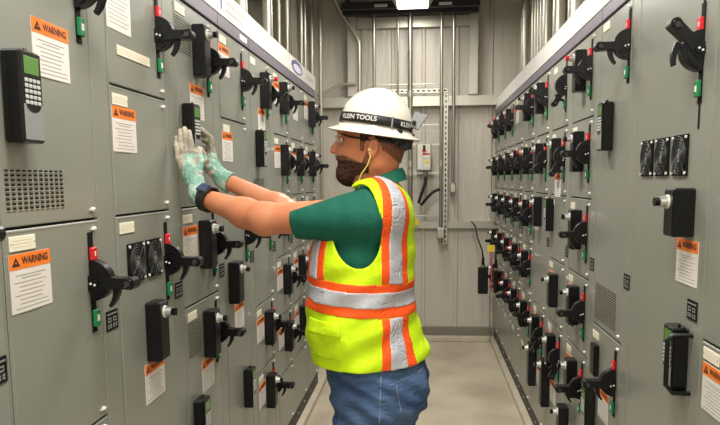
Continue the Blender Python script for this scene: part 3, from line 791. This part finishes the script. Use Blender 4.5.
def lerp(a, b, t): return tuple(a[i]+(b[i]-a[i])*t for i in range(3))
arms = []
for sh, el, wr, dz in ((shN, elN, wrN, -.004), (shF, elF, wrF, 0)):
    mid = lerp(el, wr, .30); mid = (mid[0], mid[1], mid[2]+dz)
    arms += [('c', sh, el, .058, .043, 1, .04), ('e', (el[0], el[1], el[2]-.004), (.038, .037, .041), 0, .02), ('c', el, mid, .042, .042, 1, .03), ('c', mid, wr, .042, .027, 1, .03)]
# hands: joint chains, wrist at the cuff
def zs(p, k): return (p[0]*k, p[1]*k, 1.6+(p[2]-1.6)*k)
k_ = .966
near = {n: zs(p, k_) for n, p in dict(wr=(-.722, 2.18, 1.551), pc=(-.775, 2.235, 1.640),
    kI=(-.761, 2.245, 1.690), kM=(-.779, 2.25, 1.701), kR=(-.797, 2.25, 1.694), kP=(-.812, 2.245, 1.678),
    iM=(-.772, 2.25, 1.731), mM=(-.790, 2.255, 1.741), rM=(-.806, 2.255, 1.738), pM=(-.820, 2.25, 1.717),
    iT=(-.782, 2.268, 1.762), mT=(-.798, 2.272, 1.773), rT=(-.813, 2.272, 1.767), pT=(-.825, 2.27, 1.745),
    tB=(-.738, 2.21, 1.618), tM=(-.733, 2.232, 1.662), tT=(-.748, 2.262, 1.705)).items()}
far = dict(wr=(-.711, 2.42, 1.602), pc=(-.757, 2.43, 1.650), kI=(-.752, 2.425, 1.700), kM=(-.764, 2.44, 1.706), kR=(-.760, 2.455, 1.690), kP=(-.756, 2.462, 1.666),
    iM=(-.752, 2.415, 1.748), mM=(-.776, 2.44, 1.757), rM=(-.772, 2.46, 1.735), pM=(-.772, 2.470, 1.706),
    iT=(-.780, 2.386, 1.782), mT=(-.796, 2.405, 1.778), rT=(-.798, 2.42, 1.752), pT=(-.797, 2.425, 1.722),
    tB=(-.748, 2.395, 1.634), tM=(-.760, 2.365, 1.672), tT=(-.768, 2.350, 1.706))
def hand(J, r=1.0, add=0):
    P = [('c', J['wr'], J['pc'], .027*r, .030*r, 1, .02), ('c', J['pc'], J['kI'], .022*r, .0135*r, 1, .012), ('c', J['pc'], J['kM'], .022*r, .0135*r, 1, .012),
         ('c', J['pc'], J['kR'], .021*r, .013*r, 1, .012), ('c', J['pc'], J['kP'], .020*r, .012*r, 1, .012)]
    for f, r0 in (('i', .0098), ('m', .0102), ('r', .0098), ('p', .0086)):
        P += [('c', J['k'+f.upper()], J[f+'M'], (r0+.0012)*r, r0*r, 1, .0035), ('c', J[f+'M'], J[f+'T'], r0*r, r0*.86*r, 1, .003)]
    P += [('c', J['wr'], J['tB'], .019*r, .016*r, 1, .012), ('c', J['tB'], J['tM'], .0145*r, .0118*r, 1, .006), ('c', J['tM'], J['tT'], .0118*r, .0098*r, 1, .003)]
    return P
body = Vol((-.88, 1.78, -.06), (.06, 2.56, 1.90), .0050)
body.prims(torso+hips+legs, -.012); body.prims(head+neck+feet+arms+hand(near, .82)+hand(far, .82))
def lipmat(c):
    lx, _, lz = pf(341, 162); return ((np.abs(c[:, 2]-lz) < .012) & (c[:, 0] < lx+.004) & (np.abs(c[:, 1]-YC) < .024)).astype(int)
person = vmesh('person', body, ['skin', 'lips'], origin=PB, matfn=lipmat, sm=1)
person.location = PB
tag(person, 'man in white hard hat and yellow safety vest reaching both gloved hands to a keypad', 'person')
def pchild(name, V, mts, **kw): return vmesh(name, V, mts, person, PB, **kw)
def pbuild(m, name, parent=person):
    m.v = [(x-PB[0], y-PB[1], z-PB[2]) for x, y, z in m.v]; return obj(name, m.mesh(name), parent)

# eyes
for s in (-1, 1):
    m = MB(); c = Vector(pf(349, 142, YC+s*.030))
    for r_, off, mt_ in ((.0105, 0, 'eye_white'), (.0062, -.0062, 'iris')):
        n = 12; vs = []; fs = []
        for i in range(7):
            for j in range(n): a = math.pi*i/6; b = 2*math.pi*j/n; vs.append((c.x+off+r_*math.sin(a)*math.cos(b), c.y+r_*math.sin(a)*math.sin(b), c.z+r_*math.cos(a)))
        for i in range(6):
            for j in range(n): fs.append((i*n+j, i*n+(j+1) % n, (i+1)*n+(j+1) % n, (i+1)*n+j))
        m.add(vs, fs, mt_, True)
    pbuild(m, 'eye')
# hair: short sides shown below the hat; beard over jaw and chin
def region(base, lo, hi, h, infl, fn, wob=0.0):
    V = Vol(lo, hi, h); V.prims(base, infl); sl, X, Y, Z = V.grid()
    if wob: V.D = V.D + wob*(np.sin(X*430+Z*260)*np.sin(Y*390+Z*340)+.6*np.sin(X*190+Y*250-Z*310))
    V.D = np.maximum(V.D, fn(X, Y, Z).astype(np.float32)); return V
hx = lambda u: -.147+(u-375)*.0031
hz = lambda v: 1.537-(v-200)*.00305
def hairf(X, Y, Z):
    u = (X+.147)/.0031+375; v = 200-(Z-1.537)/.00305
    a = (363-u)*.0031                                     # behind the temple
    b = (v-(152+np.maximum(u-386, 0)*.85))*.003           # above the nape line
    ear = -(np.sqrt(((u-375)/8.5)**2+((v-151)/12.5)**2)-1)*.02
    return np.maximum(np.maximum(np.maximum(a, b), (118-v)*.003), ear)
noear = [p for p in head if not (p[0] == 'e' and abs(abs(p[1][1]-YC)-.084) < .010)]
H = region(noear+neck, pf(355, 185, 1.99), pf(415, 105, 2.21), .0028, .0035, hairf, .0006)
pchild('hair', H, ['hair_fade', 'hair'], matfn=lambda c: (c[:, 2] > hz(143)).astype(int))
def beardf(X, Y, Z):
    u = (X+.147)/.0031+375; v = 200-(Z-1.537)/.00305
    top = np.where(u < 346, 155.5, np.where(u < 364, 155.5+(u-346)*.45, 163.6-(u-364)*2.0))
    top = np.maximum(top, 143)
    a = (top-v)*.003; b = (u-371)*.003
    mouth = -(np.sqrt(((u-341)/7)**2+((v-162.5)/4.6)**2+((Y-YC)/.021)**2)-1)*.008
    return np.maximum(np.maximum(a, b), mouth)
Bd = region(noear+[('e', pf(347, 174), (.026, .034, .024), 0, .02)], pf(325, 200, 2.0), pf(378, 138, 2.2), .0026, .0032, beardf, .0012)
pchild('beard', Bd, ['hair', 'hair_fade'], matfn=lambda c: ((200-(c[:, 2]-1.537)/.00305) < 160+((c[:, 0]+.147)/.0031+375-346)*.2).astype(int))

# clothes
def cutz(V, zlo, zhi):
    sl, X, Y, Z = V.grid(); V.D = np.maximum(V.D, np.maximum(zlo-Z, Z-zhi).astype(np.float32)+0*X+0*Y); return V
def plane(V, n, d):   # keep n.p < d
    sl, X, Y, Z = V.grid(); V.D = np.maximum(V.D, (n[0]*X+n[1]*Y+n[2]*Z-d).astype(np.float32))
V = Vol((-.50, 1.80, .90), (.05, 2.44, 1.60), .0046)
slv = []
for sh, el in ((shN, elN), (shF, elF)): slv += [('c', (sh[0], sh[1], sh[2]-.004), lerp(sh, el, .70), .060, .062, 1, .05)]
V.prims(torso, .014); V.prims(slv)
sl, X, Y, Z = V.grid()
V.D = V.D+(.0022*np.sin(X*55+Z*38+np.sin(Y*20)*2)*np.sin(Z*30-X*48+1)).astype(np.float32)
cutz(V, hz(366), 1.60)
for sh, el in ((shN, elN), (shF, elF)):      # sleeve hems
    d = Vector(el)-Vector(sh); L = d.length; d.normalize(); q = Vector(sh)+d*(L*.68); S_, Xg, Yg, Zg = V.grid((-.6, 1.7, 1.3), (-.25, 2.6, 1.7))
    V.D[S_] = np.maximum(V.D[S_], (d.x*(Xg-q.x)+d.y*(Yg-q.y)+d.z*(Zg-q.z)).astype(np.float32))
plane(V, (-.3, 0, .954), .954*hz(183)-.3*hx(380))
pchild('polo_shirt', V, ['shirt'])
m = MB(); n = 28     # collar
ring = lambda r_, dz, up_: [(hx(380)+r_*1.05*math.cos(2*math.pi*i/n)-up_, YC+r_*1.06*math.sin(2*math.pi*i/n), hz(181)+dz+.026*math.cos(2*math.pi*i/n)) for i in range(n)]
A = [ring(.079, -.022, 0), ring(.073, .0, 0), ring(.065, .014, 0), ring(.062, .010, 0), ring(.064, -.02, 0)]
vs = sum(A, []); fs = [(a*n+i, a*n+(i+1) % n, (a+1)*n+(i+1) % n, (a+1)*n+i) for a in range(4) for i in range(n)]
m.add(vs, fs, 'collar', True); pbuild(m, 'shirt_collar')

vest_p = [('c', pf(379, 208, YC-.15), pf(379, 208, YC+.15), .063, .063, 1, .04), ('c', pf(368, 228), pf(360, 262), .118, .128, 1.38, .05),
          ('c', pf(360, 262), pf(357, 318), .128, .134, 1.36, .05), ('c', pf(357, 318), pf(362, 376), .134, .150, 1.30, .05), ('e', pf(396, 356), (.092, .15, .085), 0, .05)]
def vest_vol(infl, h=.0040):
    V = Vol((-.42, 1.84, hz(376)), (.06, 2.36, 1.62), h); V.prims(vest_p, infl); V.prims(torso, .014+.010+infl); sl, X, Y, Z = V.grid()
    f = .0035*np.sin(Z*42+X*18+2*np.sin(Y*9))*np.sin(X*31-Z*14)+.002*np.sin(Z*75-X*40)
    V.D = V.D+(f*np.clip((1.42-Z)/.1, 0, 1)).astype(np.float32); return V
def vest_cut(V):
    sl, X, Y, Z = V.grid()
    for s in (-1, 1):      # armholes
        dx = X-hx(359); dz = Z-1.490; ca, sa = math.cos(.22), math.sin(.22); dx, dz = dx*ca+dz*sa, -dx*sa+dz*ca
        k0 = np.sqrt((dx/.078)**2+((Y-(YC+s*.215))/.125)**2+(dz/.140)**2)
        V.D = np.maximum(V.D, (-(k0-1)*.085).astype(np.float32))
    k0 = np.sqrt(((X-hx(370))/.102)**2+((Y-YC)/.090)**2+((Z-hz(178))/.080)**2); V.D = np.maximum(V.D, (-(k0-1)*.08).astype(np.float32))   # neck opening
    k0 = np.sqrt(((X-hx(338))/.078)**2+((Y-YC)/.165)**2+((Z-hz(188))/.066)**2); V.D = np.maximum(V.D, (-(k0-1)*.06).astype(np.float32))
    V.D = np.maximum(V.D, (hz(358.5)-Z+.06*(X-hx(360))*.6).astype(np.float32)+0*Y)
    return V
def shell(infl, th, h=.0040):
    V = vest_vol(infl, h); V.D = np.maximum(V.D, -(V.D+th)); return V
V = vest_cut(shell(.004, .008)); vest = pchild('safety_vest', V, ['vest'])
def angf(X, Y): return np.degrees(np.arctan2(np.abs(Y-YC)/1.33, X-hx(361)))
def band(name, mt_, fn, infl, th):
    V = vest_cut(shell(infl, th, .0036)); sl, X, Y, Z = V.grid(); V.D = np.maximum(V.D, fn(X, Y, Z).astype(np.float32)); o = pchild(name, V, [mt_]); o.parent = vest; return o
def rng(a, lo, hi, k=.0026): return np.maximum(lo-a, a-hi)*k
zb0, zb1, zb2, zb3 = 1.213, 1.241, 1.287, 1.310
tilt = lambda X: (X-hx(360))*.06
def horiz(lo, hi): return lambda X, Y, Z: np.maximum(lo-(Z+tilt(X)), (Z+tilt(X))-hi)+0*Y
band('orange_trim', 'trim', horiz(zb0, zb3), .0062, .0040)
band('reflective_band', 'reflective', horiz(zb1, zb2), .0085, .0040)
def vert(part, a0, a1):
    def fn(X, Y, Z):
        a = angf(X, Y); zt = Z+tilt(X)
        if part[0] == 'b': o = rng(a, a0, a1)+0*Z
        else: o = np.maximum(rng(a, 180-a1, 180-a0), Z-hz(200))
        o = np.maximum(o, zb3-.0005-zt) if part[1] == 'u' else np.maximum(o, zt-zb0-.0005)
        sd = -1 if part[2] == 'n' else 1
        return np.maximum(o, -sd*(Y-YC)+.004)
    return fn
for pt in ('bun', 'buf', 'bln', 'blf', 'fun', 'fuf'):
    q = (30, 64, 40, 56) if pt[0] == 'b' else (20, 57, 31, 47)
    band('orange_trim', 'trim', vert(pt, q[0], q[1]), .0062, .0040)
    band('reflective_band', 'reflective', vert(pt, q[2], q[3]), .0085, .0040)
# pocket with flap on the near side
def pocketf(u0, u1, v0, v1):
    def fn(X, Y, Z):
        u = (X/.92+.147)/.0031+375; v = 200-(1.6-(1.6-Z)/.92-1.537)/.00305
        return np.maximum(np.maximum(np.maximum(u0-u, u-u1), np.maximum(v0-v, v-v1))*.003, Y-YC)
    return fn
band('vest_pocket', 'vest', pocketf(307, 340, 334, 362), .0085, .0050)
band('pocket_flap', 'vest', pocketf(305, 342, 322, 336), .0125, .0050)

V = Vol((-.42, 1.86, -.04), (.08, 2.34, 1.10), .0050)
V.prims(hips+legs, .013); V.prims([('c', pf(366, 345), pf(373, 372), .124, .131, 1.32, .04)], .010)
sl, X, Y, Z = V.grid()
wr = .004*np.sin(Z*62+X*34+1.4*np.sin(Y*22))*np.sin(X*26-Z*20+Y*14)+.003*np.sin(Z*110+X*70+Y*30)*np.clip((Z-.3)/.4, 0, 1)
V.D = V.D+wr.astype(np.float32); cutz(V, -.012, hz(352)); jeans = pchild('jeans', V, ['denim'])
m = MB()
def onjean(u, v): return None
# boots
for nm, fp in (('boot', feet[:2]), ('boot', feet[2:])):
    V = Vol((-.40, 1.88, -.06), (.06, 2.34, .14), .005); V.prims(fp, .014); a0 = fp[0][1]
    V.prims([('c', a0, (a0[0], a0[1], .13), .058, .058, 1, .03)]); cutz(V, -.049, .12); pchild('boot', V, ['boot'])

# gloves and cuffs
for J, hx0 in ((near, 0), (far, 1)):
    lo = np.min([J[k] for k in J], 0)-.05; hi = np.max([J[k] for k in J], 0)+.05
    V = Vol(lo, hi, .0026); wr = Vector(J['wr']); el = Vector(elN if J is near else elF); d = (el-wr).normalized()
    cuff0 = wr+d*.028
    V.prims(hand(J, 1.0)+[('c', tuple(cuff0), J['wr'], .040, .034, 1, .015)])
    sl, X, Y, Z = V.grid(); V.D = V.D+(.0009*np.sin(Z*260+X*190)*np.sin(X*210-Y*230)).astype(np.float32)
    plane(V, tuple(d), d.dot(cuff0))
    pc = np.array(J['pc']); kn_ = np.array(J['kM']); wv = np.array(J['wr'])
    def gm(c, J=J, pc=pc, kn_=kn_):
        ax = kn_-pc; t = (c-pc)@ax/(ax@ax)
        th = np.min([np.linalg.norm(c-np.array(lerp(J['tB'], J['tT'], q)), axis=1) for q in (0, .5, 1)], 0) < .018
        return ((t > .75) | ((c[:, 0] < pc[0]-.012) & (t > -.6)) | th).astype(int)
    g = pchild('work_glove', V, ['glove_green', 'glove_grey'], matfn=gm)
m = MB()       # watch strap round the near wrist
wv = Vector(near['wr']); el = Vector(elN); d = (el-wv).normalized(); c = wv+d*.034; a = d.orthogonal().normalized(); b = d.cross(a)
for off in (-.010, -.003, .004, .011):
    m.tube([c+d*off+(a*math.cos(2*math.pi*i/24)+b*math.sin(2*math.pi*i/24))*.038 for i in range(24)], .0045, 'strap', 6, True)
w = pbuild(m, 'watch_strap')
m = MB(); side = Vector((.35, -.75, .55)); side = (side-d*side.dot(d)).normalized(); p = c+side*.041
q = d.cross(side); vs = []
for hh in (-.004, .007):
    for sa, sb in ((-1, -1), (1, -1), (1, 1), (-1, 1)): vs.append(p+side*hh+d*sa*.017+q*sb*.015)
m.add(vs, [(0, 3, 2, 1), (4, 5, 6, 7), (0, 1, 5, 4), (1, 2, 6, 5), (2, 3, 7, 6), (3, 0, 4, 7)], 'watch'); o = pbuild(m, 'watch_face', person); o.parent = w

# hard hat
HC = Vector(pf(376.5, 124)); HT = R(8.5)
def hp(x, y, z):       # hat frame: x to the back, z up, tilted back
    return (HC.x+x*math.cos(HT)+z*math.sin(HT)*1, HC.y+y, HC.z-x*math.sin(HT)+z*math.cos(HT))
rx, ry, rz = .107, .095, .099
prof = [(math.sin(R(t)), math.cos(R(t))) for t in range(0, 91, 6)]
N = 72; m = MB(); vs = []; rows = []
def bry(t):            # the brim is longest at the back and front, droops at the sides
    return 1.0
for (sr, cz) in prof:
    for i in range(N):
        t = 2*math.pi*i/N; rid = .0028*max(0, 1-abs(math.sin(t))*sr*9)*(.3+.7*cz) if False else 0
        rib = .004*math.exp(-((ry*sr*math.sin(t))/.012)**2)*(1 if cz > .25 else cz*4)
        vs.append(hp(rx*sr*math.cos(t), ry*sr*math.sin(t), rz*cz+rib))
for (k, dz) in ((1.0, -.014), (1.05, -.020), (1.13, -.025), (1.22, -.029), (1.285, -.032), (1.295, -.035), (1.27, -.0355), (1.12, -.028), (.97, -.018)):
    for i in range(N):
        t = 2*math.pi*i/N; ex = .004 if math.cos(t) < 0 else .0
        vs.append(hp((rx*k+ex*(k-1)*3)*math.cos(t), (ry*k)*math.sin(t), dz-.008*abs(math.sin(t))*(k-1)/.3+.02*(k-1)*math.cos(t)*0))
for (sr, cz) in prof[::-1][1:]:
    for i in range(N):
        t = 2*math.pi*i/N; vs.append(hp((rx-.004)*sr*math.cos(t), (ry-.004)*sr*math.sin(t), (rz-.004)*cz-.002))
nr = len(vs)//N; fs = [(a*N+i, (a+1)*N+i, (a+1)*N+(i+1) % N, a*N+(i+1) % N) for a in range(nr-1) for i in range(N)]
m.add(vs, fs, 'hat', True); hat = pbuild(m, 'hard_hat')
def onhat(t, z, off=.0):     # a point on the dome at angle t (0 = back), height z in the hat frame
    s = math.sqrt(max(0, 1-(max(z, 0)/rz)**2)); return hp((rx+off)*s*math.cos(t), (ry+off)*s*math.sin(t), z)
m = MB(); N = 72; z0, z1 = -.011, .016
def strapz(t): return -.002*math.cos(t)
rings = []
for (z, off) in ((z0, .0015), (z0, .005), (z1, .005), (z1, .0015)): rings += [onhat(2*math.pi*i/N, z+strapz(2*math.pi*i/N), off) for i in range(N)]
m.add(rings, [(a*N+i, a*N+(i+1) % N, (a+1)*N+(i+1) % N, (a+1)*N+i) for a in range(3) for i in range(N)], 'strap', True)
def txt(center, sgn=1):
    def fn(u, v): return onhat(center+u/.104, .0030+strapz(center)+v+u*.0, .0056)
    return fn
m.text('KLEIN TOOLS', .0185, txt(R(-117)), 'white', .02); m.text('KLEIN', .0185, txt(R(-33)), 'white', .02)
m.text('KLEIN TOOLS', .0185, txt(R(117)), 'white', .02)
st = pbuild(m, 'headlamp_strap'); st.parent = hat
m = MB(); p = [onhat(R(-62+q), z, .009) for q in (0, 4) for z in (.003, .037)]; m.tube([onhat(R(-62), -.013, .007), onhat(R(-62), .018, .007)], .003, 'bezel', 6)
o = pbuild(m, 'strap_buckle'); o.parent = hat
m = MB()       # grey lamp bracket at the back
A_ = [(.100, .002), (.112, .046), (.150, .040), (.128, -.004)]
vs = [hp(a, yy, b) for yy in (-.03, .02) for a, b in A_]; m.add(vs, [(0, 1, 2, 3), (7, 6, 5, 4), (0, 4, 5, 1), (1, 5, 6, 2), (2, 6, 7, 3), (3, 7, 4, 0)], 'bezel')
m.cyl(hp(.114, -.031, .012), hp(.114, -.040, .012), .007, m='black', n=12); o = pbuild(m, 'lamp_bracket'); o.parent = hat
m = MB()       # suspension ratchet and nape band
for zc in (-.022, -.036, -.050):
    m.tube([hp((.094+.0*zc)*math.cos(R(a)), .078*math.sin(R(a)), zc-abs(a)*.00003) for a in range(-85, 86, 10)], .0075, 'strap', 8)
m.cyl(hp(.098, 0, -.04), hp(.118, 0, -.042), .024, m='strap', n=18); m.cyl(hp(.088, -.052, -.048), hp(.094, 0, -.050), .019, .022, m='strap', n=14); m.cyl(hp(.088, .052, -.048), hp(.094, 0, -.050), .019, .022, m='strap', n=14)
m.tube([hp(.045, -.074, -.024), hp(.066, -.069, -.044), hp(.088, -.052, -.050)], .010, 'strap', 8)
m.tube([hp(.075, -.068, -.015), hp(.078, -.070, -.045), hp(.070, -.071, -.06)], .010, 'strap', 8)
o = pbuild(m, 'ratchet_band'); o.parent = hat
# safety glasses
m = MB(); s_ = -1
for s_ in (-1, 1):
    m.tube([pf(345, 135.5, YC+s_*.060), pf(350, 137.5, YC+s_*.070), pf(362, 140, YC+s_*.079), pf(374, 142.5, YC+s_*.083), pf(380, 147, YC+s_*.080)], .0026, 'black', 8)
m.tube([pf(337+8*abs(a)/5, 136, YC+a*.012) for a in (-5, -4, -3, -2, -1, 0, 1, 2, 3, 4, 5)], .0022, 'bezel', 6)
gl = pbuild(m, 'safety_glasses')
for s_ in (-1, 1):
    m = MB(); n = 8; top = []; bot = []
    for i in range(n+1):
        y = .006+.054*i/n; u = 336.5+8.5*(y/.06)**2; top.append(pf(u, 136.2, YC+s_*y)); bot.append(pf(u+1.5, 149-2.5*(i/n)**2, YC+s_*y))
    th = [(v[0]+.0016, v[1], v[2]) for v in top]; bh = [(v[0]+.0016, v[1], v[2]) for v in bot]
    vs = top+bot+th+bh; k = n+1
    fs = [(i, i+1, k+i+1, k+i) for i in range(n)]+[(2*k+i, 3*k+i, 3*k+i+1, 2*k+i+1) for i in range(n)]+[(i, 2*k+i, 2*k+i+1, i+1) for i in range(n)]+[(k+i, k+i+1, 3*k+i+1, 3*k+i) for i in range(n)]
    m.add(vs, fs, 'lens', True); o = pbuild(m, 'lens'); o.parent = gl
# ear plug cord
m = MB()
for s_ in (-1, 1):
    m.tube([pf(372, 152, YC+s_*.086), pf(373, 158, YC+s_*.094), pf(370, 166, YC+s_*.088), pf(364, 174, YC+s_*.078), pf(361, 182, YC+s_*.074), pf(362, 188, YC+s_*.080)], .0022, 'cord', 6)
m.cyl(pf(372, 152, YC-.080), pf(372, 151, YC-.090), .005, m='cord', n=8)
pbuild(m, 'earplug_cord')
# jeans details: belt line, back pocket seam
V2 = Vol((-.42, 1.86, .70), (.08, 2.34, 1.08), .0036)
V2.prims(hips+legs, .0145); V2.prims([('c', pf(366, 345), pf(373, 372), .124, .131, 1.32, .04)], .0115)
sl, X, Y, Z = V2.grid()
wr = .004*np.sin(Z*62+X*34+1.4*np.sin(Y*22))*np.sin(X*26-Z*20+Y*14)+.003*np.sin(Z*110+X*70+Y*30)*np.clip((Z-.3)/.4, 0, 1)
V2.D = V2.D+wr.astype(np.float32)
u = (X/.93+.147)/.0031+375; v = 200-(1.6-(1.6-Z)/.93-1.537)/.00305
edge = lambda a, w_: np.abs(a)-w_
side_seam = np.maximum(edge(u-381-(v-380)*-.03, .7), v-470)*.003
pk = np.maximum(np.maximum(edge(v-383-(u-400)*-.25, .7), np.abs(u-408)-18), -1)*.003
pk2 = np.maximum(edge(u-397-(v-390)*.15, .6), np.abs(v-400)-14)*.003
f = np.minimum(np.minimum(side_seam, pk), pk2)
V2.D = np.maximum(np.maximum(V2.D, f.astype(np.float32)), (Y-YC+.02).astype(np.float32)); V2.D = np.maximum(V2.D, (Z-hz(354)).astype(np.float32)+0*X)
o = pchild('jeans_stitching', V2, ['seam']); o.parent = jeans
